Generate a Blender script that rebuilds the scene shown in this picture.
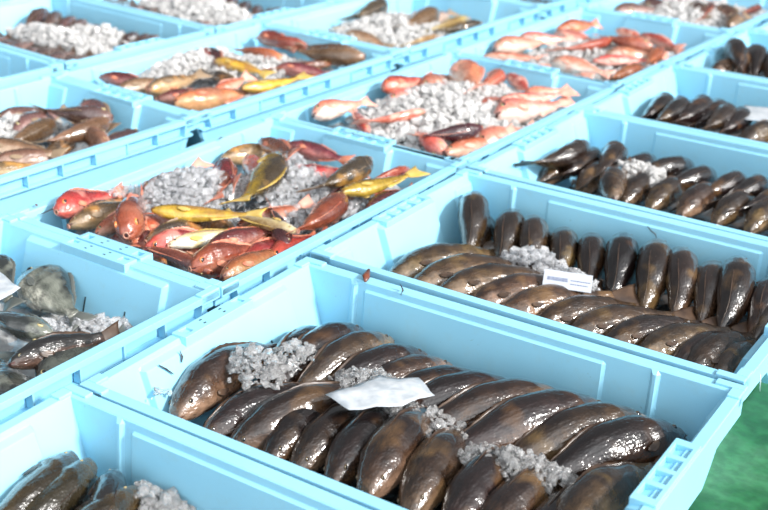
import bpy, bmesh, math, random
from mathutils import Vector, Matrix
C = bpy.context.scene
for o in list(bpy.data.objects): bpy.data.objects.remove(o)
col = C.collection
PI = math.pi

# ------------------------------------------------------------------ camera
cam_d = bpy.data.cameras.new('camera'); cam = bpy.data.objects.new('camera', cam_d); col.objects.link(cam)
AZ, EL, RO = .595, -.4209, .0196
F_ = Vector((-math.sin(AZ)*math.cos(EL), math.cos(AZ)*math.cos(EL), math.sin(EL)))
R0 = Vector((math.cos(AZ), math.sin(AZ), 0)); U0 = R0.cross(F_)
R_ = math.cos(RO)*R0 + math.sin(RO)*U0; U_ = -math.sin(RO)*R0 + math.cos(RO)*U0
m = Matrix((R_, U_, -F_)).transposed().to_4x4(); m.translation = Vector((.9162, -.7551, .6684))
cam.matrix_world = m
cam_d.sensor_width = 36; cam_d.lens = 36*1198.5/768
cam_d.clip_start = .05; cam_d.clip_end = 60
cam_d.dof.use_dof = True; cam_d.dof.focus_distance = 1.42; cam_d.dof.aperture_fstop = 6.0
C.camera = cam

# ------------------------------------------------------------------ world, sun, exposure
w = bpy.data.worlds.new('daylight'); C.world = w; w.use_nodes = True
wn = w.node_tree; bg = wn.nodes['Background']
tc = wn.nodes.new('ShaderNodeTexCoord'); cr = wn.nodes.new('ShaderNodeValToRGB')
dp = wn.nodes.new('ShaderNodeVectorMath'); dp.operation = 'DOT_PRODUCT'; dp.inputs[1].default_value = (.82, -.57, .05)
mx = wn.nodes.new('ShaderNodeMapRange'); mx.inputs[1].default_value = -1; mx.inputs[2].default_value = 1
wn.links.new(tc.outputs['Generated'], dp.inputs[0]); wn.links.new(dp.outputs['Value'], mx.inputs[0]); wn.links.new(mx.outputs[0], cr.inputs[0])
# sky gradient shaped by hand: bright open side, dimmed far side cuts fish haze
cr.color_ramp.elements[0].color = (.22, .24, .26, 1); cr.color_ramp.elements[1].color = (3.4, 3.45, 3.5, 1)
for p_, c_ in ((.35, .30), (.5, .60), (.7, 1.65)):
    e_ = cr.color_ramp.elements.new(p_); e_.color = (c_*.96, c_, c_*1.04, 1)
wn.links.new(cr.outputs[0], bg.inputs[0]); bg.inputs[1].default_value = .95
sun_d = bpy.data.lights.new('sun', 'SUN'); sun = bpy.data.objects.new('sun', sun_d); col.objects.link(sun)
sun_d.energy = 5.8; sun_d.angle = math.radians(9); sun_d.color = (1, .97, .93)
sd = Vector((-1, -.12, -.66)); sun.rotation_euler = sd.to_track_quat('-Z', 'Y').to_euler(); sun.location = (4, 1, 3)
C.view_settings.view_transform = 'Standard'; C.view_settings.look = 'None'; C.view_settings.gamma = 1
C.view_settings.use_curve_mapping = False; C.view_settings.exposure = -0.02

# ------------------------------------------------------------------ materials
def mat(name):
    mt = bpy.data.materials.new(name); mt.use_nodes = True
    return mt, mt.node_tree, mt.node_tree.nodes['Principled BSDF']
def nd(t, kind, **kw):
    n = t.nodes.new(kind)
    for k, v in kw.items(): setattr(n, k, v)
    return n
def ramp(t, fac, stops):
    r = nd(t, 'ShaderNodeValToRGB'); e = r.color_ramp.elements
    e[0].position, e[0].color = stops[0][0], (*stops[0][1], 1)
    e[1].position, e[1].color = stops[-1][0], (*stops[-1][1], 1)
    for p, c in stops[1:-1]:
        q = e.new(p); q.color = (*c, 1)
    t.links.new(fac, r.inputs[0]); return r.outputs[0]
def noise(t, vec, scale, detail=3, rough=.5):
    n = nd(t, 'ShaderNodeTexNoise'); n.inputs['Scale'].default_value = scale; n.inputs['Detail'].default_value = detail
    n.inputs['Roughness'].default_value = rough
    if vec is not None: t.links.new(vec, n.inputs['Vector'])
    return n.outputs['Fac']
def mixc(t, fac, a, b, mode='MIX'):
    x = nd(t, 'ShaderNodeMix', data_type='RGBA', blend_type=mode)
    if isinstance(fac, float): x.inputs[0].default_value = fac
    else: t.links.new(fac, x.inputs[0])
    for i, v in ((6, a), (7, b)):
        if isinstance(v, tuple): x.inputs[i].default_value = (*v, 1)
        else: t.links.new(v, x.inputs[i])
    return x.outputs[2]
def math_(t, op, a, b=0.0):
    n = nd(t, 'ShaderNodeMath', operation=op)
    for i, v in ((0, a), (1, b)):
        if isinstance(v, (int, float)): n.inputs[i].default_value = v
        else: t.links.new(v, n.inputs[i])
    return n.outputs[0]
def bump(t, h, bs, strength, dist=.001):
    b = nd(t, 'ShaderNodeBump'); b.inputs['Strength'].default_value = strength; b.inputs['Distance'].default_value = dist
    t.links.new(h, b.inputs['Height']); t.links.new(b.outputs[0], bs.inputs['Normal'])

def plastic_mat():
    mt, t, b = mat('blue_crate_plastic')
    co = nd(t, 'ShaderNodeTexCoord').outputs['Object']
    geo = nd(t, 'ShaderNodeNewGeometry').outputs['Position']
    c = ramp(t, noise(t, geo, 5, 3), [(.3, (.255, .58, .78)), (.7, (.295, .635, .82))])
    spk = ramp(t, noise(t, geo, 260, 2), [(.70, (0, 0, 0)), (.78, (1, 1, 1))])
    area = ramp(t, noise(t, geo, 14, 3), [(.48, (0, 0, 0)), (.62, (1, 1, 1))])
    f = mixc(t, 1.0, spk, area, 'MULTIPLY')
    c = mixc(t, math_(t, 'MULTIPLY', f, .55), c, (.13, .22, .20))
    smear = ramp(t, noise(t, geo, 40, 5, .7), [(.52, (0, 0, 0)), (.75, (1, 1, 1))])
    c = mixc(t, math_(t, 'MULTIPLY', smear, .22), c, (.30, .46, .50))
    t.links.new(c, b.inputs['Base Color'])
    b.inputs['Roughness'].default_value = .36
    b.inputs['Specular IOR Level'].default_value = .45
    b.inputs['Subsurface Weight'].default_value = .0
    bump(t, noise(t, geo, 90, 3), b, .12, .001)
    return mt
PLASTIC = plastic_mat()

def simple(name, c, rough=.5, spec=.5, nscale=None, c2=None):
    mt, t, b = mat(name)
    b.inputs['Roughness'].default_value = rough; b.inputs['Specular IOR Level'].default_value = spec
    if nscale:
        co = nd(t, 'ShaderNodeTexCoord').outputs['Object']
        t.links.new(ramp(t, noise(t, co, nscale, 4), [(.35, c), (.65, c2)]), b.inputs['Base Color'])
    else:
        b.inputs['Base Color'].default_value = (*c, 1)
    return mt

def fish_mat(name, back, side, belly, hh, head=None, streak=None, spot=.35, scale_n=330, gloss=.2, z0=-.55, z1=.75):
    """colours run from the belly to the back of the fish in its own coordinates"""
    mt, t, b = mat(name)
    co = nd(t, 'ShaderNodeTexCoord').outputs['Object']
    s = nd(t, 'ShaderNodeSeparateXYZ'); t.links.new(co, s.inputs[0])
    oi = nd(t, 'ShaderNodeObjectInfo')
    sh = nd(t, 'ShaderNodeVectorMath', operation='ADD'); cb = nd(t, 'ShaderNodeCombineXYZ')
    for q_ in range(3): t.links.new(math_(t, 'MULTIPLY', oi.outputs['Random'], 3.7+q_*2.3), cb.inputs[q_])
    t.links.new(co, sh.inputs[0]); t.links.new(cb.outputs[0], sh.inputs[1]); cn = sh.outputs[0]
    n1 = noise(t, cn, 38, 4, .6)
    zz = math_(t, 'DIVIDE', s.outputs['Z'], hh/2)
    zz = math_(t, 'ADD', zz, math_(t, 'MULTIPLY', math_(t, 'SUBTRACT', n1, .5), 1.1))
    mr = nd(t, 'ShaderNodeMapRange'); t.links.new(zz, mr.inputs[0]); mr.inputs[1].default_value = -1; mr.inputs[2].default_value = 1
    c = ramp(t, mr.outputs[0], [(max(0, (z0+1)/2), belly), (.5, side), ((z1+1)/2, back)])
    n2 = ramp(t, noise(t, cn, 48, 5, .7), [(.42, (0, 0, 0)), (.62, (1, 1, 1))])
    c = mixc(t, math_(t, 'MULTIPLY', n2, spot), c, tuple(x*.42 for x in back))
    if streak:
        n3 = ramp(t, noise(t, cn, 22, 2), [(.54, (0, 0, 0)), (.66, (1, 1, 1))])
        c = mixc(t, math_(t, 'MULTIPLY', n3, .75), c, streak)
    if head:
        hx = nd(t, 'ShaderNodeMapRange'); t.links.new(math_(t, 'ADD', s.outputs['X'], math_(t, 'MULTIPLY', n1, .03)), hx.inputs[0])
        hx.inputs[1].default_value = .055; hx.inputs[2].default_value = .095
        c = mixc(t, math_(t, 'MULTIPLY', hx.outputs[0], .75), c, head)
    hs = nd(t, 'ShaderNodeHueSaturation')
    mv = nd(t, 'ShaderNodeMapRange'); t.links.new(oi.outputs['Random'], mv.inputs[0]); mv.inputs[3].default_value = .6; mv.inputs[4].default_value = 1.35
    mh = nd(t, 'ShaderNodeMapRange'); t.links.new(math_(t, 'FRACT', math_(t, 'MULTIPLY', oi.outputs['Random'], 7.31)), mh.inputs[0]); mh.inputs[3].default_value = .488; mh.inputs[4].default_value = .512
    t.links.new(mv.outputs[0], hs.inputs['Value']); t.links.new(mh.outputs[0], hs.inputs['Hue']); t.links.new(c, hs.inputs['Color'])
    t.links.new(hs.outputs[0], b.inputs['Base Color'])
    rr = nd(t, 'ShaderNodeMapRange'); t.links.new(noise(t, co, 120, 3), rr.inputs[0]); rr.inputs[3].default_value = gloss-.06; rr.inputs[4].default_value = gloss+.18
    t.links.new(rr.outputs[0], b.inputs['Roughness'])
    b.inputs['Specular IOR Level'].default_value = .6
    b.inputs['Coat Weight'].default_value = .8; b.inputs['Coat Roughness'].default_value = .05
    v = nd(t, 'ShaderNodeTexVoronoi'); t.links.new(co, v.inputs['Vector']); v.inputs['Scale'].default_value = scale_n
    mp = nd(t, 'ShaderNodeMapping'); t.links.new(co, mp.inputs[0]); mp.inputs['Scale'].default_value = (.35, 1, 1)
    h = math_(t, 'ADD', math_(t, 'MULTIPLY', v.outputs['Distance'], .16), math_(t, 'MULTIPLY', noise(t, mp.outputs[0], 75, 3, .5), 2.0))
    bump(t, h, b, .6, .004)
    return mt

# ------------------------------------------------------------------ mesh helpers
def link(name, bm, mats, parent=None, smooth=False, bevel=0):
    me = bpy.data.meshes.new(name); bm.to_mesh(me); bm.free()
    for x in (mats if isinstance(mats, (list, tuple)) else [mats]): me.materials.append(x)
    if smooth:
        for p in me.polygons: p.use_smooth = True
    o = bpy.data.objects.new(name, me); col.objects.link(o)
    if parent: o.parent = parent
    if bevel:
        mo = o.modifiers.new('bevel', 'BEVEL'); mo.width = bevel; mo.segments = 2; mo.limit_method = 'ANGLE'; mo.angle_limit = math.radians(40)
    return o
def tag(o, label, cat, group=None, kind=None):
    o['label'] = label; o['category'] = cat
    if group: o['group'] = group
    if kind: o['kind'] = kind
def box(bm, x0, x1, y0, y1, z0, z1, mi=0):
    v = [bm.verts.new(p) for p in ((x0,y0,z0),(x1,y0,z0),(x1,y1,z0),(x0,y1,z0),(x0,y0,z1),(x1,y0,z1),(x1,y1,z1),(x0,y1,z1))]
    for f in ((0,3,2,1),(4,5,6,7),(0,1,5,4),(1,2,6,5),(2,3,7,6),(3,0,4,7)):
        bm.faces.new([v[i] for i in f]).material_index = mi
def copy_tree(o, parent=None):
    c = o.copy(); col.objects.link(c)
    if parent: c.parent = parent
    for ch in o.children: copy_tree(ch, c)
    return c
ORD = ['first','second','third','fourth','fifth','sixth','seventh','eighth','ninth','tenth','eleventh','twelfth','thirteenth','fourteenth','fifteenth']

# ------------------------------------------------------------------ floor
def floor_mat():
    mt, t, b = mat('green_floor_paint')
    geo = nd(t, 'ShaderNodeNewGeometry').outputs['Position']
    c = ramp(t, noise(t, geo, 9, 4, .6), [(.38, (.008, .085, .02)), (.5, (.022, .13, .04)), (.68, (.06, .19, .085))])
    c2 = ramp(t, noise(t, geo, 60, 3), [(.4, (.75, .75, .75)), (.65, (1.1, 1.1, 1.1))])
    t.links.new(mixc(t, 1.0, c, c2, 'MULTIPLY'), b.inputs['Base Color']); b.inputs['Roughness'].default_value = .45
    bump(t, noise(t, geo, 120, 4), b, .3, .002)
    return mt
bm = bmesh.new(); FZ = -.168
box(bm, -6, 6, -4, 9, FZ-.1, FZ)
fl = link('floor', bm, floor_mat()); fl['kind'] = 'structure'; fl['label'] = 'green painted floor with dark damp patches'

# ------------------------------------------------------------------ crate
CL, CW = .605, .415
def wall_mesh(length, base, panels, ribs, slot_ys=(), end=False, grip=None, ledge=-.013, pockets=True):
    """one moulded wall: runs along x from 0 to length, outer face at y=0, inside towards +y.
    panels: (s0, s1, extra, top) thicker zones; the rim is its flat top"""
    bm = bmesh.new()
    S = {0, length}
    for s0, s1, ex, top in panels: S |= {s0, s0+.004, s1-.004, s1}
    for c in ribs: S |= {c-.006, c-.002, c+.002, c+.006}
    S |= {length*k/24 for k in range(25)}
    S = sorted(S)
    T = .10 if not end else .34
    Z = [0, -.0018, -.006, -.010, ledge, ledge-.003, -.03, -.05, -.08, -.11, -.14, -.158]
    def inset(s, z):
        d = base + T*(-z)
        for s0, s1, ex, top in panels:
            if z <= top+1e-5:
                if s0+.004 <= s <= s1-.004: d += ex
        for c in ribs:
            if abs(s-c) < .0025 and z < -.003: d += .0045
        if z > -.001: d -= .0016
        return d
    inner = [[bm.verts.new((s, inset(s, z), z)) for s in S] for z in Z]
    for i in range(len(Z)-1):
        for j in range(len(S)-1): bm.faces.new((inner[i][j], inner[i][j+1], inner[i+1][j+1], inner[i+1][j]))
    # rim top and the outer face of the wall
    o1 = [bm.verts.new((s, 0, 0)) for s in S]
    fl_ = .024 if not end else .030
    def drop(s):
        if not end: return .009
        q = abs(s-length/2)
        return .062 if q < .085 else (.062-(q-.085)/.03*.034 if q < .115 else .028)
    o2 = [bm.verts.new((s, 0, -drop(s))) for s in S]
    o3 = [bm.verts.new((s, .0125 if not end else .014+.30*(drop(s)-.028), -drop(s))) for s in S]
    o4 = [bm.verts.new((s, .009+(.016 if not end else .054), -.158)) for s in S]
    for j in range(len(S)-1):
        bm.faces.new((o1[j], o1[j+1], inner[0][j+1], inner[0][j]))
        bm.faces.new((o2[j], o2[j+1], o1[j+1], o1[j]))
        bm.faces.new((o3[j], o3[j+1], o2[j+1], o2[j]))
        bm.faces.new((o4[j], o4[j+1], o3[j+1], o3[j]))
        bm.faces.new((inner[-1][j], inner[-1][j+1], o4[j+1], o4[j]))
    for rows, k in ((inner, 0), (inner, -1)):
        f = [r[k] for r in rows] + [o4[k], o3[k], o2[k], o1[k]]
        try: bm.faces.new(f if k == 0 else f[::-1])
        except ValueError: pass
    if not end:
        box(bm, .004, length-.004, .004, .014, -.034, -.030)          # lower stiffening lip
        n = 9
        for k in range(n):
            x = .03 + (length-.06)*k/(n-1)
            box(bm, x-.0015, x+.0015, .001, .013, -.0295, -.008)
        for k in (1, 5):                                      # filled pockets between ribs
            x = .03 + (length-.06)*k/(n-1); x2 = .03 + (length-.06)*(k+1)/(n-1)
            box(bm, x+.001, x2-.001, .0045, .0135, -.0295, -.0085)
        for v in bm.verts:
            if v.co.z < -.012:
                k = .010+(-.012-v.co.z)*.42 if v.co.z < -.035 else (-.012-v.co.z)*.5
                d = v.co.x-length/2; q = max(0, (abs(d)-(length/2-.07))/.07)
                v.co.x -= math.copysign(k*q, d)
    bmesh.ops.recalc_face_normals(bm, faces=bm.faces[:])
    return bm
BLACK = simple('dark_gap', (.01, .03, .04), .8)
def grid_block(n, x0, x1, y0, y1, z0, z1, cell, pitch, cy0, cy1):
    """block with n square wells open at its top"""
    bm = bmesh.new(); xc = (x0+x1)/2
    cells = [(xc+(k-(n-1)/2)*pitch-cell/2, xc+(k-(n-1)/2)*pitch+cell/2) for k in range(n)]
    xs = [x0] + [v for c in cells for v in c] + [x1]; ys = [y0, cy0, cy1, y1]; dz = .034
    for i in range(len(xs)-1):
        for j in range(3):
            hole = (i % 2 == 1) and j == 1
            if not hole: box(bm, xs[i], xs[i+1], ys[j], ys[j+1], z0, z1)
            else: box(bm, xs[i], xs[i+1], ys[j], ys[j+1], z0, z1-dz)
    bmesh.ops.remove_doubles(bm, verts=bm.verts[:], dist=1e-6)
    # drop the inner faces shared by two boxes
    seen = {}
    for f in bm.faces:
        k = tuple(sorted(v.index for v in f.verts)); 
    bm.verts.index_update()
    for f in list(bm.faces):
        k = tuple(sorted(v.index for v in f.verts)); seen.setdefault(k, []).append(f)
    kill = [f for fs in seen.values() if len(fs) > 1 for f in fs]
    bmesh.ops.delete(bm, geom=kill, context='FACES_ONLY')
    bmesh.ops.recalc_face_normals(bm, faces=bm.faces[:])
    return bm
def make_crate():
    root = bpy.data.objects.new('fish_crate', None); col.objects.link(root)
    hx, hy = CL/2, CW/2
    def place(o, x, y, rz): o.location = (x, y, 0); o.rotation_euler = (0, 0, rz)
    pans = [(.16, .50, .005, -.012)]
    a = link('side_wall', wall_mesh(CL, .0155, [(.105, .445, .0032, -.013)], [.09, .505]), PLASTIC, root, bevel=.0012); place(a, -hx, -hy, 0)
    a = link('side_wall', wall_mesh(CL, .0155, [(.16, .50, .0032, -.013)], [.10, .515]), PLASTIC, root, bevel=.0012); place(a, hx, hy, PI)
    # end A (local -x): broad panel with two wells; end B (+x): narrow grip with four wells
    m0 = .0125
    le = CW-2*m0
    def endwall(broad):
        pn = [(le/2-.135, le/2+.135, .008, -.009)] if broad else [(le/2-.072, le/2+.072, .012, -.003), (.0, .055, .004, -.012), (le-.055, le, .004, -.012)]
        e = link('end_wall', wall_mesh(le, .015, pn, [], end=True), PLASTIC, root, bevel=.0012)
        if broad:
            g = link('stacking_block', grid_block(2, le/2-.062, le/2+.062, .0015, .0245, -.05, .0035, .013, .096, .006, .018), PLASTIC, e, bevel=.0008)
            b3 = bmesh.new()
            for k in (-1, 0, 1):
                n0 = len(b3.verts); box(b3, le/2+k*.075-.0012, le/2+k*.075+.0012, -.004, .0006, -.082, -.055)
                b3.verts.ensure_lookup_table()
                for v in b3.verts[n0:]: v.co.y += .023-.34*v.co.z
            s = link('drain_slot', b3, BLACK, e)
            b4 = bmesh.new()
            for k, y in ((-.018, .008), (.018, .008), (-.016, .017), (.02, .017)): box(b4, le/2+k-.002, le/2+k+.002, y-.001, y+.001, .003, .0038)
            link('pin_hole', b4, BLACK, e)
        else:
            g = link('handle_grid', grid_block(4, le/2-.062, le/2+.062, .0015, .0285, -.05, .0035, .020, .0275, .007, .0245), PLASTIC, e, bevel=.0008)
        return e
    e = endwall(True); place(e, -hx, hy-m0, -PI/2)
    e = endwall(False); place(e, hx, -hy+m0, PI/2)
    bm = bmesh.new(); box(bm, -hx+.062, hx-.062, -hy+.022, hy-.022, -.163, -.156); link('bottom_panel', bm, PLASTIC, root)
    for sx in (-1, 1):
        for sy in (-1, 1):
            bm = bmesh.new(); x0 = sx*hx; y0 = sy*hy
            box(bm, min(x0, x0-sx*.034), max(x0, x0-sx*.034), min(y0, y0-sy*.0115), max(y0, y0-sy*.0115), -.012, .0032)
            box(bm, min(x0, x0-sx*.0145), max(x0, x0-sx*.0145), min(y0-sy*.0115, y0-sy*.03), max(y0-sy*.0115, y0-sy*.03), -.012, .0032)
            link('corner_pad', bm, PLASTIC, root, bevel=.0012)
    return root
H90 = PI/2
CRATES = {   # centre x, y, rotation, height, label
 'O': (.31, -.21, .02, 0, 'foremost pale blue crate at the lower left holding golden brown fish'),
 'A': (.309, .21, .025, 0, 'nearest blue crate full of glossy dark brown fish in two rows, beside the green floor'),
 'B': (.295, .6375, .01, 0, 'blue crate with upright brown fish and a printed white label, behind the nearest full crate'),
 'C': (.293, 1.058, 0, 0, 'blue crate of dark fish with an ice heap in the middle, behind the labelled crate'),
 'D': (.30, 1.475, 0, 0, 'blue crate of dark fish with a blank white tag near the right frame edge'),
 'Q': (.32, 1.893, 0, 0, 'small looking far blue crate at upper right with upright grey fish'),
 'Q2': (.34, 2.31, 0, 0, 'blue crate cut by the right frame edge at the top right corner'),
 'E': (-.235, -.035, H90+PI, 0, 'blue crate with grey bream at the left edge, drain slots in its far wall'),
 'F': (-.232, .5705, H90, 0, 'blue crate heaped with mixed red and yellow fish around an ice mound'),
 'G': (-.229, 1.1675, H90-.03, 0, 'blue crate of pink fish mostly buried in crushed ice'),
 'H': (-.211, 1.765, H90-.05, 0, 'blue crate of salmon pink fish at top right centre'),
 'I': (-.19, 2.37, H90-.05, 0, 'blue crate of brown fish on ice, behind the salmon pink fish'),
 'J': (-.745, .476, H90-.06, .01, 'blue crate of tan and mauve fish on the left side'),
 'K': (-.712, 1.08, H90-.06, .01, 'blue crate of mixed brown fish with one vivid yellow belly, upper left'),
 'L': (-.676, 1.685, H90-.06, .01, 'blue crate with tan fish on pale ice at top centre'),
 'S': (-.640, 2.29, H90-.06, .01, 'blue crate at the very top behind the one with tan fish on ice'),
 'P': (-1.291, .671, -.08, .01, 'blue crate cut by the left frame edge below the small dark fish'),
 'M': (-1.257, 1.09, -.08, .01, 'blue crate of small dark fish around an ice heap in the top left corner'),
 'N': (-1.223, 1.509, -.08, .01, 'blue crate at the top edge with ice over small dark fish'),
 'R': (-1.19, 1.927, -.08, .01, 'blue crate at the top edge behind the one iced over with small dark fish'),
}
crate0 = make_crate()
for i, (k, (x, y, a, z, lab)) in enumerate(CRATES.items()):
    r = crate0 if i == 0 else copy_tree(crate0)
    r.location = (x, y, z); r.rotation_euler = (0, 0, a)
    if k == 'B' or k == 'C' or k == 'D' or k == 'Q': r.rotation_euler = (0, 0, a+PI)
    tag(r, lab, 'crate', 'blue plastic fish crates on the market floor')
def wpos(cr, lx, ly, z=0):
    x, y, a, z0, _ = CRATES[cr]
    if cr == 'E': a -= PI
    return Vector((x+lx*math.cos(a)-ly*math.sin(a), y+lx*math.sin(a)+ly*math.cos(a), z+z0))
def lpos(cr, p):
    x, y, a = CRATES[cr][:3]
    if cr == 'E': a -= PI
    dx, dy = p[0]-x, p[1]-y
    return dx*math.cos(a)+dy*math.sin(a), -dx*math.sin(a)+dy*math.cos(a)

# ------------------------------------------------------------------ fish
def lerp_table(tab, t):
    for (a, va), (b, vb) in zip(tab, tab[1:]):
        if t <= b:
            q = (t-a)/(b-a) if b > a else 0; q = q*q*(3-2*q)*.5+q*.5
            return va+(vb-va)*q
    return tab[-1][1]
def bender(L, bend, arch=0.0):
    def w(x, y, z):
        z -= arch*L*(x/(L/2))**2
        # x measured from the centre, head at +L/2
        th = bend*x/(L/2)*.9
        if abs(bend) < 1e-4: return Vector((x, y, z))
        r = (L/2)/(bend*.9)
        return Vector(((r-y)*math.sin(th), r-(r-y)*math.cos(th) - (0), z))
    return w
SH = {  # top, bottom, half width tables over t = 0 snout .. 1 tail base, as fractions of L
 'wrasse': dict(top=[(0,.012),(.05,.050),(.15,.088),(.3,.122),(.5,.124),(.75,.085),(.92,.050),(1,.048)],
                bot=[(0,-.020),(.05,-.046),(.15,-.080),(.3,-.108),(.5,-.115),(.75,-.075),(.92,-.042),(1,-.042)],
                wid=[(0,.024),(.05,.052),(.15,.085),(.3,.106),(.5,.104),(.75,.066),(.92,.022),(1,.012)]),
 'rock':   dict(top=[(0,.015),(.05,.065),(.15,.125),(.3,.165),(.45,.155),(.75,.080),(.92,.042),(1,.042)],
                bot=[(0,-.030),(.05,-.060),(.15,-.100),(.3,-.125),(.5,-.115),(.75,-.065),(.92,-.040),(1,-.040)],
                wid=[(0,.028),(.05,.060),(.15,.100),(.3,.108),(.5,.088),(.75,.045),(.92,.018),(1,.010)]),
 'slim':   dict(top=[(0,.010),(.05,.035),(.15,.066),(.3,.088),(.5,.086),(.75,.056),(.92,.030),(1,.030)],
                bot=[(0,-.014),(.05,-.034),(.15,-.066),(.3,-.096),(.5,-.092),(.75,-.054),(.92,-.030),(1,-.030)],
                wid=[(0,.014),(.05,.032),(.15,.055),(.3,.064),(.5,.060),(.75,.036),(.92,.015),(1,.009)]),
 'bream':  dict(top=[(0,.012),(.05,.075),(.15,.150),(.3,.215),(.45,.205),(.75,.105),(.92,.045),(1,.045)],
                bot=[(0,-.025),(.05,-.065),(.15,-.120),(.3,-.165),(.5,-.165),(.75,-.085),(.92,-.042),(1,-.042)],
                wid=[(0,.020),(.05,.048),(.15,.080),(.3,.098),(.5,.085),(.75,.045),(.92,.018),(1,.010)]),
}
EYE_IRIS = simple('fish_iris', (.42, .34, .16), .15, .8); EYE_PUPIL = simple('fish_pupil', (.01, .01, .012), .08, .8)
EYE_DARK = simple('fish_iris_dark', (.10, .065, .03), .15, .8)
EYE_RED = simple('fish_iris_red', (.75, .22, .06), .15, .8)
MOUTH = simple('fish_mouth_inside', (.06, .015, .012), .4)
LIP = simple('fish_lip', (.42, .20, .14), .25, .6)
def make_fish(name, shape, L, mbody, mfin, bend, iris=None, lips=False, fins=1.0, arch=.0):
    S = SH[shape]; W = bender(L, bend, arch); Lb = L*.82            # body without the tail fin
    x_of = lambda t: L/2 - t*Lb
    bm = bmesh.new(); NR, NS = 30, 20; rings = []
    rnd = random.Random(hash(name) % 1000)
    for i in range(NR+1):
        t = (i/NR)**1.15
        tp, bt, wd = (lerp_table(S[k], t)*L for k in ('top', 'bot', 'wid'))
        ring = []
        for j in range(NS):
            a = 2*PI*j/NS; c, s = math.cos(a), math.sin(a)
            y = wd*math.copysign(abs(c)**.85, c); z = (tp if s > 0 else -bt)*math.copysign(abs(s)**.95, s)
            # gill cover step, belly slackness, eye socket ridge
            if .17 < t < .27 and abs(s) < .85: y *= 1.0+.10*math.sin((t-.17)/.10*PI/1.3)
            if .27 <= t < .32 and abs(s) < .85: y *= .955
            if t < .05 and -.45 < s < -.02: y *= .55
            ring.append(bm.verts.new(W(x_of(t)+(.0 if i else -.004*abs(s)*L*4), y, z)))
        rings.append(ring)
    for i in range(NR):
        for j in range(NS):
            f = bm.faces.new((rings[i][j], rings[i+1][j], rings[i+1][(j+1) % NS], rings[i][(j+1) % NS]))
            if i < 2 and (j in (NS-1, NS//2, )): f.material_index = 1
    c = bm.verts.new(W(L/2-.006*L, 0, -.004*L))
    for j in range(NS): bm.faces.new((c, rings[0][j], rings[0][(j+1) % NS])).material_index = 1
    c = bm.verts.new(W(x_of(1)-.01*L, 0, 0))
    for j in range(NS): bm.faces.new((c, rings[-1][(j+1) % NS], rings[-1][j]))
    bmesh.ops.recalc_face_normals(bm, faces=bm.faces[:])
    body = link(name, bm, [mbody, MOUTH], smooth=True)
    def fin(nm, pts_fn, nu, nv, th=.0007):
        b = bmesh.new(); g = [[None]*(nv+1) for _ in range(nu+1)]; g2 = [[None]*(nv+1) for _ in range(nu+1)]
        for u in range(nu+1):
            for v in range(nv+1):
                x, y, z, n = pts_fn(u/nu, v/nv); k = th*(1-.6*v/nv)
                g[u][v] = b.verts.new(W(x+n[0]*k, y+n[1]*k, z+n[2]*k)); g2[u][v] = b.verts.new(W(x-n[0]*k, y-n[1]*k, z-n[2]*k))
        for u in range(nu):
            for v in range(nv):
                b.faces.new((g[u][v], g[u+1][v], g[u+1][v+1], g[u][v+1])); b.faces.new((g2[u][v], g2[u][v+1], g2[u+1][v+1], g2[u+1][v]))
        for u in range(nu):
            b.faces.new((g[u][nv], g[u+1][nv], g2[u+1][nv], g2[u][nv])); b.faces.new((g[u][0], g2[u][0], g2[u+1][0], g[u+1][0]))
        for v in range(nv):
            b.faces.new((g[0][v], g[0][v+1], g2[0][v+1], g2[0][v])); b.faces.new((g[nu][v], g2[nu][v], g2[nu][v+1], g[nu][v+1]))
        bmesh.ops.recalc_face_normals(b, faces=b.faces[:])
        return link(nm, b, mfin, body, smooth=True)
    hD = .045*L*fins
    def dors(u, v):
        t = .27+.60*u; env = math.sin(PI*min(1, u*1.02))**.45 if 0 < u < 1 else .15
        spike = .72+.28*abs(math.sin(u*PI*9))
        return x_of(t)-v*hD*.8, .006*L*v*math.sin(u*7), (lerp_table(S['top'], t)*L-.003)+v*hD*env*spike, (0, 1, 0)
    fin('dorsal_fin', dors, 22, 3)
    def anal(u, v):
        t = .62+.27*u; return x_of(t)-v*hD*.9, 0, lerp_table(S['bot'], t)*L+.003-v*hD*.9*(1-.5*u), (0, 1, 0)
    fin('anal_fin', anal, 8, 2)
    def tail(u, v):
        q = (v*2-1); spread = .038+.075*u; ln = .19*L*(1-.18*(1-q*q))
        return x_of(1)+.012*L-u*ln, .012*L*math.sin(u*3+q*2)*u, q*L*spread, (0, 1, 0)
    fin('tail_fin', tail, 6, 8)
    for sd in (1, -1):
        def pect(u, v, sd=sd):
            t = .28+(.15 if fins > .5 else .09)*u*(1-.35*(2*v-1)**2); q = v*2-1; y = lerp_table(S['wid'], t)*L*.985+.0006+.004*L*u+.0006*math.sin(v*22)*u
            return x_of(t), sd*y, -.020*L+q*L*(.010+.020*math.sin(u*2.2))*(1 if fins > .5 else .6)-.02*L*u, (0, .4, 0)
        fin('pectoral_fin', pect, 6, 10)
        b = bmesh.new(); r = {'wrasse': .014, 'rock': .030, 'slim': .018, 'bream': .026}[shape]*L
        bmesh.ops.create_uvsphere(b, u_segments=12, v_segments=8, radius=r)
        for v in b.verts: v.co = Vector((v.co.x, v.co.z*.55, v.co.y))
        for f in b.faces:
            cc = f.calc_center_median(); f.material_index = 1 if math.hypot(cc.x, cc.z) < r*.58 else 0
        t = .105 if shape != 'rock' else .125; ex = lerp_table(S['wid'], t)*L*(.84 if shape != 'rock' else .80); ez = lerp_table(S['top'], t)*L*.42
        p = W(x_of(t), sd*ex, ez)
        for v in b.verts: v.co += p
        link('eye', b, [iris or EYE_IRIS, EYE_PUPIL], body, smooth=True)
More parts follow.
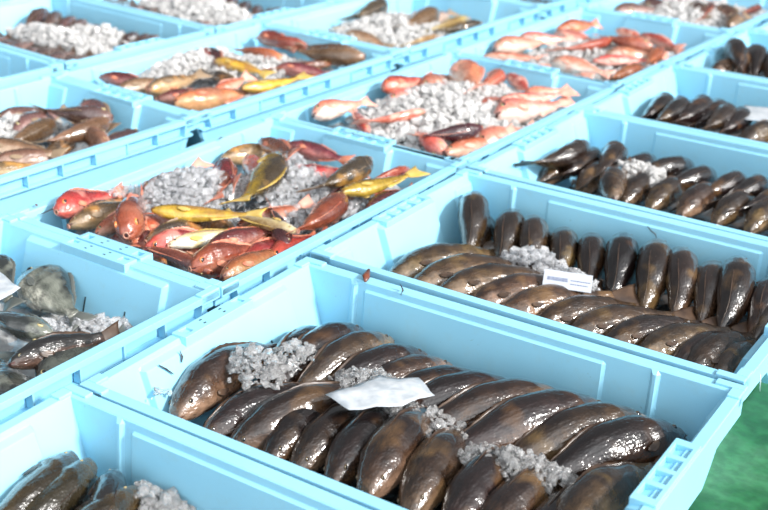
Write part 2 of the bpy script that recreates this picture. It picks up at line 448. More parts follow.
    if lips:
        b = bmesh.new(); Rm, rm = .022*L, .0065*L
        ringv = []
        for i in range(16):
            a = 2*PI*i/16; ringv.append([])
            for j in range(8):
                e = 2*PI*j/8; rr = Rm+rm*math.cos(e)
                ringv[-1].append(b.verts.new(W(L/2-.004*L+rm*math.sin(e)*1.3, rr*math.cos(a)*.9, -.006*L+rr*math.sin(a)*1.05)))
        for i in range(16):
            for j in range(8): b.faces.new((ringv[i][j], ringv[(i+1) % 16][j], ringv[(i+1) % 16][(j+1) % 8], ringv[i][(j+1) % 8]))
        bmesh.ops.recalc_face_normals(b, faces=b.faces[:])
        link('lips', b, LIP, body, smooth=True)
    return body
# name, shape, length, body material, fin material, iris, lips
fin_dark = simple('fin_dark', (.035, .020, .014), .35, .5, 60, (.085, .05, .03)); fin_red = simple('fin_red', (.50, .12, .07), .3, .5, 60, (.62, .28, .18))
fin_yel = simple('fin_yellow', (.50, .33, .06), .3, .5, 60, (.62, .45, .15)); fin_grey = simple('fin_grey', (.12, .13, .12), .3)
fin_tan = simple('fin_tan', (.28, .2, .13), .3); fin_pink = simple('fin_pink', (.72, .30, .22), .35, .5, 60, (.8, .45, .36))
K = {
 'dark':    ('dark_brown_fish', 'wrasse', .235, fish_mat('skin_dark_brown', (.010, .006, .006), (.022, .011, .009), (.11, .055, .028), .058, streak=(.07, .034, .014), spot=.75, gloss=.14), fin_dark, EYE_DARK, False),
 'brown':   ('brown_fish', 'wrasse', .23, fish_mat('skin_brown', (.016, .009, .007), (.058, .031, .015), (.22, .14, .085), .058, streak=(.12, .07, .027), spot=.7, gloss=.17), fin_dark, EYE_DARK, False),
 'golden':  ('golden_brown_fish', 'wrasse', .25, fish_mat('skin_golden', (.03, .022, .010), (.11, .07, .018), (.20, .13, .06), .062, spot=.4), fin_dark, None, False),
 'olive':   ('olive_brown_fish', 'wrasse', .20, fish_mat('skin_olive', (.05, .033, .02), (.15, .09, .04), (.45, .30, .16), .05, streak=(.50, .24, .06), spot=.35), fin_tan, None, True),
 'red':     ('red_fish', 'rock', .19, fish_mat('skin_red', (.16, .02, .014), (.36, .055, .035), (.62, .32, .24), .055, head=(.42, .07, .035), streak=(.46, .20, .15), spot=.5), fin_red, EYE_RED, True),
 'purple':  ('maroon_fish', 'wrasse', .20, fish_mat('skin_maroon', (.045, .010, .012), (.13, .02, .022), (.36, .14, .11), .05, spot=.4), fin_red, None, True),
 'brownred':('reddish_brown_fish', 'slim', .24, fish_mat('skin_reddish_brown', (.11, .03, .016), (.24, .065, .03), (.45, .19, .10), .045, spot=.25), fin_red, None, False),
 'orange':  ('orange_fish', 'wrasse', .20, fish_mat('skin_orange', (.22, .05, .02), (.46, .13, .05), (.62, .32, .15), .05, streak=(.30, .12, .07), spot=.3), fin_red, None, False),
 'yellow':  ('yellow_bellied_fish', 'slim', .22, fish_mat('skin_yellow', (.05, .03, .015), (.40, .23, .015), (.60, .38, .05), .042, streak=(.30, .15, .04), spot=.35, z0=-.6, z1=.6), fin_yel, None, False),
 'yellowstout': ('yellow_bellied_fish', 'wrasse', .20, None, fin_yel, None, False),
 'white':   ('cream_fish', 'slim', .20, fish_mat('skin_cream', (.25, .14, .05), (.60, .48, .30), (.82, .78, .66), .042, streak=(.55, .40, .16), spot=.15), fin_yel, None, True),
 'pinkred': ('salmon_red_fish', 'slim', .21, fish_mat('skin_salmon', (.34, .045, .025), (.50, .12, .075), (.66, .36, .28), .042, streak=(.70, .40, .32), spot=.25), fin_pink, None, False),
 'pink':    ('pale_pink_fish', 'rock', .20, fish_mat('skin_pink', (.46, .10, .06), (.56, .26, .19), (.72, .56, .48), .055, streak=(.62, .18, .10), spot=.2), fin_pink, None, False),
 'tan':     ('tan_fish', 'wrasse', .21, fish_mat('skin_tan', (.09, .045, .022), (.24, .125, .075), (.50, .34, .24), .052, spot=.35), fin_tan, None, False),
 'mauve':   ('mauve_brown_fish', 'rock', .20, fish_mat('skin_mauve', (.06, .03, .03), (.16, .08, .065), (.36, .25, .22), .055, spot=.35), fin_tan, None, False),
 'bream':   ('grey_bream', 'bream', .22, fish_mat('skin_grey', (.022, .026, .026), (.11, .12, .10), (.42, .42, .36), .075, streak=(.17, .18, .15), spot=.7, gloss=.12), fin_grey, None, False),
 'black':   ('black_backed_fish', 'wrasse', .20, fish_mat('skin_black', (.010, .010, .011), (.022, .020, .018), (.10, .06, .04), .05, spot=.3, gloss=.12), fin_dark, None, False),
 'small':   ('small_dark_fish', 'slim', .17, fish_mat('skin_small_dark', (.05, .028, .028), (.12, .065, .055), (.30, .2, .17), .035, spot=.35), fin_dark, None, False),
}
K['yellowstout'] = K['yellowstout'][:3] + (K['yellow'][3],) + K['yellowstout'][4:]
PROTO = {}
def proto(kind, bend):
    b = max(-1, min(2, round(bend/.2)))
    if (kind, b) not in PROTO:
        nm, shp, L, mb, mf, ir, lp = K[kind]
        PROTO[(kind, b)] = [make_fish(nm, shp, L, mb, mf, b*.2, ir, lp, {'dark': .5, 'brown': .5, 'golden': .6, 'bream': .7}.get(kind, .9), arch={'dark': .085, 'brown': .085, 'golden': .06, 'small': .05}.get(kind, .02)), True]
    return PROTO[(kind, b)]
IN_X, IN_Y = CL/2-.034, CW/2-.024
rf = random.Random(5)
def fish(kind, cr, x, y, ang, L, z, roll, bend, pitch, label, cat='fish', group=None, tail_slack=.5):
    e = proto(kind, bend)
    o = e[0] if e[1] else copy_tree(e[0]); e[1] = False
    s = L/K[kind][2]
    a = math.radians(ang); hx, hy = math.cos(a)*L/2*math.cos(math.radians(pitch)), math.sin(a)*L/2*math.cos(math.radians(pitch))
    # keep head and tail inside the crate walls
    lx, ly = lpos(cr, (x, y)); h1 = lpos(cr, (x+hx, y+hy)); h2 = lpos(cr, (x-hx, y-hy)); ra = .014
    dx = dy = 0
    for px, py in (h1, h2):
        if px+dx > IN_X-ra: dx -= px+dx-(IN_X-ra)
        if px+dx < -IN_X+ra: dx += -IN_X+ra-(px+dx)
        if py+dy > IN_Y-ra: dy -= py+dy-(IN_Y-ra)
        if py+dy < -IN_Y+ra: dy += -IN_Y+ra-(py+dy)
    p = wpos(cr, lx+dx, ly+dy, 0); p.z = z
    Rm = Matrix.Rotation(a, 4, 'Z') @ Matrix.Rotation(-math.radians(pitch), 4, 'Y') @ Matrix.Rotation(math.radians(roll), 4, 'X')
    o.matrix_world = Matrix.Translation(p) @ Rm @ Matrix.Diagonal((s, s, s, 1))
    tag(o, label, cat, group)
    return o

# kind, x, y, heading, length, height, roll, bend, pitch, label
T = {}
T['F'] = [
    ('red', -0.400, 0.369, -88, 0.150, -0.006, 40, 0.2, 5, 'red fish wedged into the left corner of the red and yellow fish crate'),
    ('olive', -0.393, 0.403, -73, 0.150, -0.018, 60, 0.3, 5, 'olive brown fish lying across the red fish in the crate left corner'),
    ('red', -0.304, 0.379, -53, 0.193, 0.000, 10, 0.1, 4, 'big red fish head facing outward with orange cheek at the near crate end'),
    ('red', -0.274, 0.408, -83, 0.150, -0.018, 50, 0.2, 0, 'bright red fish just right of the big orange cheeked head'),
    ('olive', -0.221, 0.413, -99, 0.150, -0.016, 20, 0.1, 5, 'small brown fish with a round pale open mouth below the yellow bellied fish'),
    ('yellow', -0.202, 0.440, -148, 0.170, 0.004, 80, 0.2, 0, 'long yellow edged fish lying across the near side of the ice heap'),
    ('white', -0.131, 0.467, 2, 0.140, 0.002, 80, 0.1, 0, 'pale yellow and white fish with blunt end beside a dark purple head'),
    ('white', -0.165, 0.409, -119, 0.140, -0.010, 60, 0.1, 0, 'cream coloured fish pointing left among red heads'),
    ('red', -0.190, 0.394, -119, 0.150, -0.023, 15, 0.0, 5, 'small red fish with pale round lips between two brown fish'),
    ('purple', -0.234, 0.363, -162, 0.140, -0.023, 40, 0.1, 0, 'dark maroon fish tucked beside the orange cheeked head'),
    ('brownred', -0.180, 0.332, 0, 0.160, -0.014, 70, -0.5, 0, 'long smooth reddish brown fish curving along the near crate end'),
    ('red', -0.110, 0.330, -103, 0.150, -0.018, 20, 0.1, 4, 'red and pink fish head lowest at the near crate corner'),
    ('purple', -0.124, 0.426, -103, 0.140, -0.008, 50, 0.2, 0, 'dark purple red fish pointing left below the yellow white fish'),
    ('red', -0.119, 0.415, -88, 0.150, -0.023, 30, 0.1, 0, 'wet red fish partly hidden beneath the purple one'),
    ('orange', -0.070, 0.375, -94, 0.150, -0.018, 60, 0.2, 0, 'orange tan fish along the right wall near the crate corner'),
    ('red', -0.292, 0.584, 143, 0.151, 0.002, 20, 0.1, -12, 'red fish rearing its head at the back of the ice heap'),
    ('pinkred', -0.286, 0.647, 137, 0.191, -0.008, 60, 0.2, -8, 'pinkish purple fish leaning against the big yellow bellied fish'),
    ('yellowstout', -0.224, 0.588, 111, 0.220, 0.004, 70, 0.2, 0, 'stout fish with a bright yellow belly in the middle of the crate'),
    ('brownred', -0.301, 0.726, 151, 0.168, 0.006, 50, 0.3, -10, 'brown fish with orange flank raised against the far left corner'),
    ('purple', -0.273, 0.800, 180, 0.140, -0.018, 60, 0.2, 0, 'dark red fish lying along the far wall of its crate'),
    ('olive', -0.131, 0.672, 90, 0.176, 0.008, 60, 0.3, 0, 'big olive brown fish with orange underside by the far wall'),
    ('pinkred', -0.111, 0.770, 84, 0.150, -0.013, 40, 0.1, 0, 'pinkish red fish at the far right corner'),
    ('yellow', -0.065, 0.713, -106, 0.170, -0.004, 80, 0.3, 0, 'slender yellow fish against the right wall of its crate'),
    ('purple', -0.064, 0.714, -93, 0.140, -0.026, 50, 0.1, 0, 'dark red fish squeezed below the slender yellow fish'),
    ('orange', -0.063, 0.540, 98, 0.176, -0.002, 50, 0.3, 0, 'stout orange red fish slanting toward the right wall'),
    ('purple', -0.088, 0.490, -41, 0.140, -0.006, 20, 0.1, -5, 'dark purple head with pale collar near the right wall'),
    ('olive', -0.399, 0.754, -110, 0.150, -0.023, 60, 0.1, 0, 'grey green fish along the left wall behind the ice'),
    ('pinkred', -0.374, 0.546, -86, 0.159, -0.008, 70, 0.2, 0, 'pale peach fish along the left wall beside the ice heap'),
    ('red', -0.081, 0.457, -100, 0.150, -0.028, 40, 0.1, 0, 'red fish half covered next to the purple head'),
    ('pinkred', -0.147, 0.677, 100, 0.150, -0.023, 40, 0.1, 0, 'pink fish under the crossing olive and yellow fish'),
    ('orange', -0.270, 0.363, -19, 0.150, -0.038, 40, 0.1, 0, 'dull orange fish beneath the long reddish brown one'),
    ('red', -0.093, 0.327, 78, 0.150, -0.033, 50, 0.1, 0, 'red fish in the near right corner under the orange one'),
    ('red', -0.204, 0.721, -123, 0.150, -0.018, 60, 0.1, 0, 'orange red fish showing behind the big olive brown fish'),
    ('red', -0.065, 0.483, -90, 0.150, -0.026, 50, 0.1, 0, 'wet red fish along the right wall below the stout orange red one'),
    ('pinkred', -0.155, 0.534, -102, 0.150, -0.014, 60, 0.2, 0, 'pinkish fish crossing behind the dark purple head'),
    ('purple', -0.105, 0.621, -72, 0.140, -0.018, 50, 0.1, 0, 'maroon fish lying under the stout orange red one'),
    ('olive', -0.350, 0.346, -103, 0.150, -0.012, 50, 0.1, 0, 'small brown fish between the near wall and the leftmost red fish'),
    ('pinkred', -0.322, 0.353, -82, 0.150, -0.012, 60, 0.1, 0, 'pinkish fish beside the big orange cheeked head, near wall side'),
    ('brownred', -0.277, 0.560, 121, 0.160, 0.002, 60, 0.1, 0, 'reddish brown fish poking out between both ice mounds'),
    ('olive', -0.199, 0.464, 160, 0.150, -0.033, 60, 0.1, 0, 'brown fish beneath the cream coloured one'),
]
T['G'] = [
    ('pink', -0.268, 1.290, 131, 0.240, 0.002, 60, 0.2, -6, 'pale pink fish standing highest at the far left of its crate'),
    ('red', -0.366, 1.214, -104, 0.150, -0.002, 60, 0.2, 0, 'dark red fish at the left wall of the iced pink fish crate'),
    ('pink', -0.339, 1.290, -87, 0.150, -0.010, 50, 0.1, 0, 'light pink fish beside the standing pale one'),
    ('pink', -0.294, 1.264, -84, 0.150, -0.015, 50, 0.1, 0, 'orange pink fish close under the standing pale one'),
    ('pink', -0.233, 1.311, 102, 0.150, 0.000, 60, 0.1, 0, 'pink fish with an orange patch near the far wall'),
    ('pinkred', -0.195, 1.423, 140, 0.150, -0.010, 50, 0.1, 0, 'pink fish leaning on the far wall'),
    ('pinkred', -0.060, 1.257, -122, 0.170, 0.006, 75, 0.3, 0, 'long bright orange red fish nearest the right wall'),
    ('pink', -0.065, 1.235, -112, 0.200, -0.010, 60, 0.2, 0, 'pale pink fish directly below the long orange red one'),
    ('pinkred', -0.249, 0.983, 63, 0.150, 0.004, 50, 0.2, 0, 'magenta red fish half buried at the centre left of the ice'),
    ('pink', -0.374, 1.001, -103, 0.150, -0.002, 60, 0.1, 0, 'pink fish at the left corner of the iced crate'),
    ('pinkred', -0.327, 0.986, -44, 0.172, -0.010, 50, 0.1, 0, 'orange tailed fish near the crate near end'),
    ('purple', -0.121, 0.959, 55, 0.140, 0.004, 70, 0.2, 0, 'thin dark red fish lying on the near side of the ice'),
    ('pinkred', -0.063, 1.016, -102, 0.199, -0.018, 60, 0.2, 0, 'orange pink fish along the near right wall'),
    ('pink', -0.061, 1.103, -98, 0.196, -0.026, 60, 0.1, 0, 'pale fish between the wall and the ice, near right'),
    ('pink', -0.314, 1.165, -103, 0.150, -0.008, 60, 0.1, 0, 'faint pink fish under ice at upper left'),
    ('pink', -0.117, 1.398, -104, 0.150, -0.010, 60, 0.1, 0, 'pale fish by the far right corner of the iced crate'),
    ('pink', -0.166, 0.970, -34, 0.150, -0.014, 60, 0.1, 0, 'washed out pink fish at the near corner'),
    ('pink', -0.159, 1.227, -94, 0.150, -0.010, 60, 0.1, 0, 'pink fish under thin ice at the crate centre'),
]
T['H'] = [
    ('orange', -0.330, 1.914, -110, 0.150, -0.010, 40, 0.1, 0, 'orange headed fish at the far left corner'),
    ('pinkred', -0.217, 1.713, 67, 0.189, -0.004, 60, 0.3, 0, 'long salmon red fish across the crate middle'),
    ('pink', -0.169, 1.803, -11, 0.172, 0.000, 75, 0.1, 0, 'pale white bellied fish lying over the others'),
    ('pink', -0.135, 1.532, 176, 0.150, 0.000, 60, 0.1, 0, 'big pink fish with shining cheek at the near side'),
    ('pinkred', -0.193, 1.932, 146, 0.150, -0.018, 50, 0.1, 0, 'small red head touching the far wall'),
    ('pinkred', -0.097, 1.888, 154, 0.150, -0.008, 40, 0.1, 0, 'rounded red head beside the right wall'),
    ('orange', -0.054, 1.740, 100, 0.156, -0.008, 40, 0.1, 0, 'orange fish curled by the right wall'),
    ('pink', -0.377, 1.680, -113, 0.179, -0.012, 60, 0.1, 0, 'pink fish along the left wall'),
    ('pinkred', -0.323, 1.584, -148, 0.150, -0.018, 60, 0.1, 0, 'red fish at the near left corner'),
    ('pink', -0.339, 1.752, -132, 0.150, -0.012, 60, 0.1, 0, 'pale pink fish behind the salmon red one'),
    ('orange', -0.053, 1.573, 81, 0.150, -0.010, 50, 0.1, 0, 'orange pink fish at the near right wall'),
    ('pinkred', -0.110, 1.701, -142, 0.150, -0.014, 50, 0.1, 0, 'salmon fish half hidden below the pale one'),
    ('pinkred', -0.194, 1.561, -170, 0.150, -0.023, 60, 0.1, 0, 'dark pink fish against the near end wall'),
    ('pink', -0.278, 1.819, 174, 0.150, -0.018, 60, 0.1, 0, 'light fish between the orange head and salmon fish'),
    ('pinkred', -0.058, 1.898, 137, 0.150, -0.018, 30, 0.1, 0, 'last red fish in the right corner'),
    ('pink', -0.067, 1.738, -142, 0.150, -0.010, 60, 0.1, 0, 'pale pink fish nearest the rounded head'),
]
T['K'] = [
    ('purple', -0.846, 0.896, -168, 0.140, -0.009, 50, 0.2, 0, 'long dark maroon fish at the left corner of its crate'),
    ('olive', -0.729, 0.926, -91, 0.166, -0.001, 65, 0.3, 0, 'big olive brown fish near the left end, belly outward'),
    ('purple', -0.651, 0.889, -136, 0.140, -0.007, 50, 0.1, 0, 'dark red fish along the near end wall'),
    ('orange', -0.714, 0.891, 174, 0.150, -0.015, 40, 0.1, 0, 'small orange fish touching the near end wall'),
    ('orange', -0.610, 0.913, -110, 0.200, -0.007, 70, 0.2, 0, 'long orange brown fish against the right wall'),
    ('pinkred', -0.635, 0.982, -79, 0.150, -0.001, 50, 0.2, 0, 'dusky pink fish left of the yellow one'),
    ('yellow', -0.560, 1.031, -105, 0.170, 0.003, 80, 0.2, 0, 'fish with a vivid yellow belly by the right wall'),
    ('yellow', -0.698, 1.093, 174, 0.170, 0.001, 70, 0.1, 0, 'yellow striped fish resting on dark ones'),
    ('brownred', -0.634, 1.190, 57, 0.160, -0.009, 60, 0.1, 0, 'brown fish beside the vivid yellow belly'),
    ('tan', -0.604, 1.270, 13, 0.193, 0.001, 70, 0.2, 0, 'long tan fish reaching the far right corner'),
    ('tan', -0.654, 1.337, 5, 0.170, -0.003, 70, 0.2, 0, 'pale brown fish next to the far wall'),
    ('orange', -0.825, 1.337, 6, 0.150, -0.007, 60, 0.1, 0, 'orange brown fish at the far end'),
    ('purple', -0.800, 1.123, 144, 0.140, -0.005, 50, 0.1, 0, 'small dark fish at the middle of the left side'),
    ('red', -0.877, 1.123, 163, 0.150, -0.009, 60, 0.1, 0, 'crimson fish by the left wall'),
    ('red', -0.834, 1.330, 167, 0.150, -0.007, 60, 0.1, 0, 'bright red fish at the far left corner'),
    ('purple', -0.603, 1.183, -167, 0.140, -0.011, 60, 0.1, 0, 'purplish fish between the yellow belly and the tan fish'),
    ('olive', -0.726, 1.047, -21, 0.150, -0.015, 60, 0.1, 0, 'grey brown fish amid the ice'),
    ('orange', -0.767, 1.212, 1, 0.150, -0.005, 60, 0.1, 0, 'tawny fish near the crate centre'),
    ('tan', -0.794, 0.890, -104, 0.170, -0.015, 60, 0.1, 0, 'pale pinkish fish under the maroon one'),
    ('brownred', -0.552, 1.116, 77, 0.160, -0.019, 60, 0.1, 0, 'brown fish low along the right wall'),
]
T['J'] = [
    ('tan', -0.644, 0.583, 86, 0.170, -0.002, 70, 0.3, 0, 'tan fish with a pale outlined belly in the middle of its pile'),
    ('mauve', -0.735, 0.657, 14, 0.170, -0.002, 50, 0.3, 0, 'broad mauve brown fish at the far side of the pile'),
    ('mauve', -0.705, 0.708, 157, 0.170, -0.014, 50, 0.2, 0, 'mauve fish sloping down to the right wall'),
    ('tan', -0.624, 0.615, -20, 0.170, -0.008, 60, 0.1, 0, 'pale tan fish head near the right wall'),
    ('tan', -0.589, 0.479, -125, 0.170, -0.012, 60, 0.1, 0, 'long pinkish tan fish near the right wall'),
    ('tan', -0.625, 0.473, -158, 0.170, -0.004, 60, 0.2, 0, 'brown fish with pinkish flank at the near left'),
    ('olive', -0.598, 0.433, -129, 0.150, -0.020, 60, 0.1, 0, 'olive tan fish lowest in the pile'),
    ('mauve', -0.592, 0.600, 81, 0.170, -0.016, 60, 0.1, 0, 'dark mauve fish low by the right wall'),
    ('olive', -0.642, 0.537, 111, 0.150, -0.016, 60, 0.1, 0, 'dull brown fish in the middle of the pile underneath others'),
    ('tan', -0.723, 0.545, 103, 0.170, -0.010, 60, 0.1, 0, 'silvery tan fish beside the ice'),
    ('mauve', -0.788, 0.635, -78, 0.170, -0.016, 60, 0.1, 0, 'translucent greyish fish under the ice'),
    ('mauve', -0.821, 0.743, -116, 0.170, -0.022, 60, 0.1, 0, 'dusky violet fish against the left wall'),
]
T['L'] = [
    ('tan', -0.658, 1.694, 93, 0.234, -0.010, 60, 0.3, 0, 'long tan fish slanting across the ice'),
    ('olive', -0.834, 1.728, 96, 0.216, -0.014, 60, 0.2, 0, 'dark fish on the left wall side of the iced crate'),
    ('olive', -0.556, 1.726, 70, 0.150, -0.016, 60, 0.2, 0, 'grey green fish by the right wall'),
    ('white', -0.605, 1.739, 87, 0.224, -0.018, 60, 0.1, 0, 'pale silvery fish beside the tan one'),
    ('tan', -0.671, 1.503, 167, 0.170, -0.020, 60, 0.1, 0, 'tan fish at the near end wall'),
    ('white', -0.751, 1.547, 167, 0.153, -0.024, 60, 0.1, 0, 'whitish fish at the near left corner'),
    ('white', -0.583, 1.595, 81, 0.142, -0.024, 60, 0.1, 0, 'pale fish at the near right wall'),
    ('tan', -0.687, 1.840, -88, 0.170, -0.026, 60, 0.1, 0, 'short brown fish behind the long tan one'),
]
T['I'] = [
    ('mauve', -0.289, 2.194, -126, 0.170, -0.016, 50, 0.1, 0, 'dark greyish fish at the left corner'),
    ('tan', -0.158, 2.276, 124, 0.170, -0.014, 50, 0.1, 0, 'tan fish standing at the pile middle'),
    ('brownred', -0.142, 2.279, 102, 0.207, -0.012, 50, 0.1, 0, 'reddish brown fish next to the tan one'),
    ('tan', -0.047, 2.292, 131, 0.170, -0.014, 50, 0.1, 0, 'brown fish near the right wall'),
    ('tan', -0.052, 2.268, -88, 0.170, -0.018, 50, 0.1, 0, 'tawny fish at the right wall corner'),
    ('mauve', -0.258, 2.259, 147, 0.170, -0.020, 50, 0.1, 0, 'mauve fish near the left side'),
    ('brownred', -0.068, 2.397, 83, 0.160, -0.020, 50, 0.1, 0, 'russet fish in the right far corner'),
    ('tan', -0.233, 2.336, 149, 0.170, -0.022, 50, 0.1, 0, 'pale tan fish half in the ice'),
]
T['E'] = [
    ('bream', -0.258, 0.192, 164, 0.190, -0.050, 65, 0.1, 0, 'large grey bream lying with its head up the far wall'),
    ('bream', -0.223, 0.089, -4, 0.165, -0.030, 60, 0.1, 4, 'dark headed silver bream in the middle of its crate'),
    ('black', -0.112, 0.083, -106, 0.150, -0.030, 40, 0.3, 2, 'black backed fish with a rounded dark head'),
    ('bream', -0.095, 0.099, -86, 0.165, -0.045, 60, 0.1, 0, 'striped grey bream beside the right wall'),
    ('bream', -0.139, 0.023, -27, 0.165, -0.056, 60, 0.1, 0, 'pale grey bream with a brown gill near the right wall'),
    ('bream', -0.327, 0.156, 157, 0.165, -0.035, 60, 0.1, 0, 'dark bream at the left edge of its crate'),
    ('bream', -0.187, 0.009, -28, 0.165, -0.050, 60, 0.1, 0, 'grey bream at the near left'),
    ('bream', -0.356, 0.095, -26, 0.165, -0.050, 60, 0.1, 0, 'grey bream toward the far left side'),
]
T['O'] = [
    ('golden', 0.093, -0.145, 93, 0.200, -0.058, 55, 0.2, 5, 'golden brown fish with a pale back ridge in the front left crate'),
    ('golden', 0.073, -0.144, 97, 0.200, -0.052, 60, 0.2, 0, 'dark golden fish along the far wall of the front left crate'),
    ('golden', 0.146, -0.154, 80, 0.200, -0.056, 50, 0.2, 4, 'golden brown fish whose snout nears the ice'),
    ('black', 0.150, -0.108, 124, 0.150, -0.047, 40, 0.1, 0, 'dark greenish fish tucked between two golden ones'),
    ('golden', 0.094, -0.243, 55, 0.200, -0.045, 50, 0.1, 0, 'golden brown fish nearest the viewer'),
    ('golden', 0.208, -0.197, 92, 0.200, -0.055, 50, 0.1, 0, 'brown fish below the ice'),
]
T['C'] = [
    ('brown', 0.047, 1.042, 74, 0.190, -0.022, 55, 0.4, 0, 'stout brown fish in the left corner, lying highest'),
    ('brown', 0.054, 1.097, -102, 0.190, -0.050, 20, 0.1, 0, 'brown fish with pale head at the left near corner'),
    ('dark', 0.090, 1.077, 88, 0.190, -0.040, 50, 0.2, 0, 'dark fish second from the left corner at the far wall'),
    ('brown', 0.142, 1.071, 97, 0.198, -0.024, 40, 0.2, 6, 'pale ridged brown fish pointing up beside the ice'),
    ('brown', 0.127, 1.076, -91, 0.190, -0.044, 30, 0.1, 0, 'silvery bellied brown fish near the near wall'),
    ('brown', 0.184, 1.010, -79, 0.191, -0.020, 50, 0.2, 0, 'pale silvery brown fish with raised tail left of the ice'),
    ('dark', 0.163, 1.111, 75, 0.190, -0.040, 40, 0.2, 0, 'dark fish along the far wall above the ice'),
    ('dark', 0.210, 1.116, 59, 0.190, -0.034, 40, 0.2, 0, 'dark brown fish just behind the ice'),
    ('dark', 0.274, 1.087, 70, 0.190, -0.032, 40, 0.2, 0, 'dark brown fish at the right end of the ice'),
    ('dark', 0.340, 1.073, 77, 0.190, -0.024, 35, 0.2, 0, 'long glossy dark fish right of the ice'),
    ('dark', 0.375, 1.084, 77, 0.190, -0.026, 35, 0.2, 0, 'long glossy dark fish with lighter back, next beyond the ice'),
    ('dark', 0.418, 1.064, 73, 0.190, -0.026, 35, 0.2, 0, 'dark fish at the right edge of the frame'),
    ('brown', 0.220, 1.052, -92, 0.190, -0.036, 15, 0.1, 5, 'leftmost blunt brown head against the near wall'),
    ('brown', 0.267, 1.057, -94, 0.190, -0.036, 15, 0.1, 5, 'blunt brown head below the ice, second in the near row'),
    ('brown', 0.327, 1.048, -97, 0.190, -0.030, 15, 0.1, 5, 'blunt pale brown head right of the ice tip'),
    ('brown', 0.383, 1.058, -99, 0.190, -0.034, 15, 0.1, 5, 'blunt brown head, fourth along the near wall'),
    ('brown', 0.435, 1.057, -98, 0.190, -0.034, 15, 0.1, 5, 'blunt brown head nearest the right frame edge'),
    ('brown', 0.481, 1.051, -97, 0.190, -0.034, 15, 0.1, 5, 'brown head beyond the frame edge'),
]
T['D'] = [
    ('dark', 0.077, 1.437, 91, 0.213, -0.030, 50, 0.2, 0, 'dark grey fish at the left corner'),
    ('dark', 0.117, 1.410, 89, 0.214, -0.024, 45, 0.2, 0, 'dark brown fish with light back, second from the left corner'),
    ('dark', 0.148, 1.447, 88, 0.228, -0.026, 45, 0.2, 0, 'black brown fish under a raised tail'),
    ('dark', 0.173, 1.478, 90, 0.214, -0.034, 40, 0.2, 0, 'dark fish with a glint, left of the pale one'),
    ('brown', 0.211, 1.419, 90, 0.204, -0.020, 45, 0.2, 0, 'pale tan fish in the middle of the row'),
    ('dark', 0.237, 1.431, 90, 0.201, -0.026, 45, 0.2, 0, 'dark fish left of the white tag'),
    ('brown', 0.300, 1.442, -111, 0.190, -0.030, 20, 0.1, 0, 'tan fish below the white tag'),
    ('dark', 0.271, 1.496, 91, 0.202, -0.040, 45, 0.2, 0, 'dark fish behind the white tag'),
    ('dark', 0.316, 1.497, 92, 0.203, -0.040, 45, 0.2, 0, 'dark fish right of the white tag'),
    ('brown', 0.152, 1.472, -96, 0.190, -0.050, 20, 0.1, 0, 'tan bellied fish by the near wall'),
]
T['Q'] = [
    ('dark', 0.099, 1.655, 115, 0.190, 0.010, 20, 0.1, 10, 'dark fish against the left wall'),
    ('brown', 0.091, 1.758, 110, 0.190, -0.012, 20, 0.1, 14, 'grey brown fish standing upright'),
    ('brown', 0.102, 1.837, 106, 0.217, -0.020, 20, 0.1, 14, 'light backed fish standing upright'),
    ('dark', 0.131, 1.860, 106, 0.235, -0.022, 20, 0.1, 14, 'dark fish standing at the frame edge'),
    ('brown', 0.087, 1.813, -110, 0.190, -0.018, 60, 0.1, 0, 'pale fish low by the near wall'),
    ('dark', 0.119, 1.849, -114, 0.190, -0.040, 60, 0.1, 0, 'dark fish along the near wall'),
    ('brown', 0.174, 1.841, 104, 0.197, -0.020, 20, 0.1, 14, 'grey brown fish past the frame edge'),
]
GROUP = {'F': 'mixed red and yellow fish around the ice mound', 'G': 'pink fish under crushed ice', 'H': 'salmon pink fish in one crate',
 'K': 'mixed brown and orange fish in one crate', 'J': 'tan and mauve fish in one crate', 'L': 'tan fish on pale ice', 'I': 'brown fish on ice at the top edge',
 'E': 'grey bream in the left crate', 'O': 'golden brown fish in the front left crate', 'C': 'dark fish on both sides of the ice heap', 'D': 'dark fish beside the blank white tag',
 'Q': 'upright grey brown fish at upper right'}
WHERE = {'G': 'iced pink crate', 'H': 'salmon pink crate', 'K': 'mixed upper left crate', 'J': 'tan fish crate', 'L': 'top centre iced crate',
 'I': 'top right crate', 'C': 'second crate beyond the printed label', 'D': 'blank tag crate', 'Q': 'upright fish crate', 'F': '', 'E': '', 'O': ''}
WHERE['C'] = 'crate behind the labelled one'
for cr, rows in T.items():
    for kind, x, y, ang, L, z, roll, bend, pitch, lab in rows:
        if WHERE[cr]: lab = lab + ', ' + WHERE[cr]
        ws = lab.split()
        fish(kind, cr, x, y, ang, L, z, roll, bend, pitch, ' '.join(ws[:24]), 'fish', GROUP[cr])

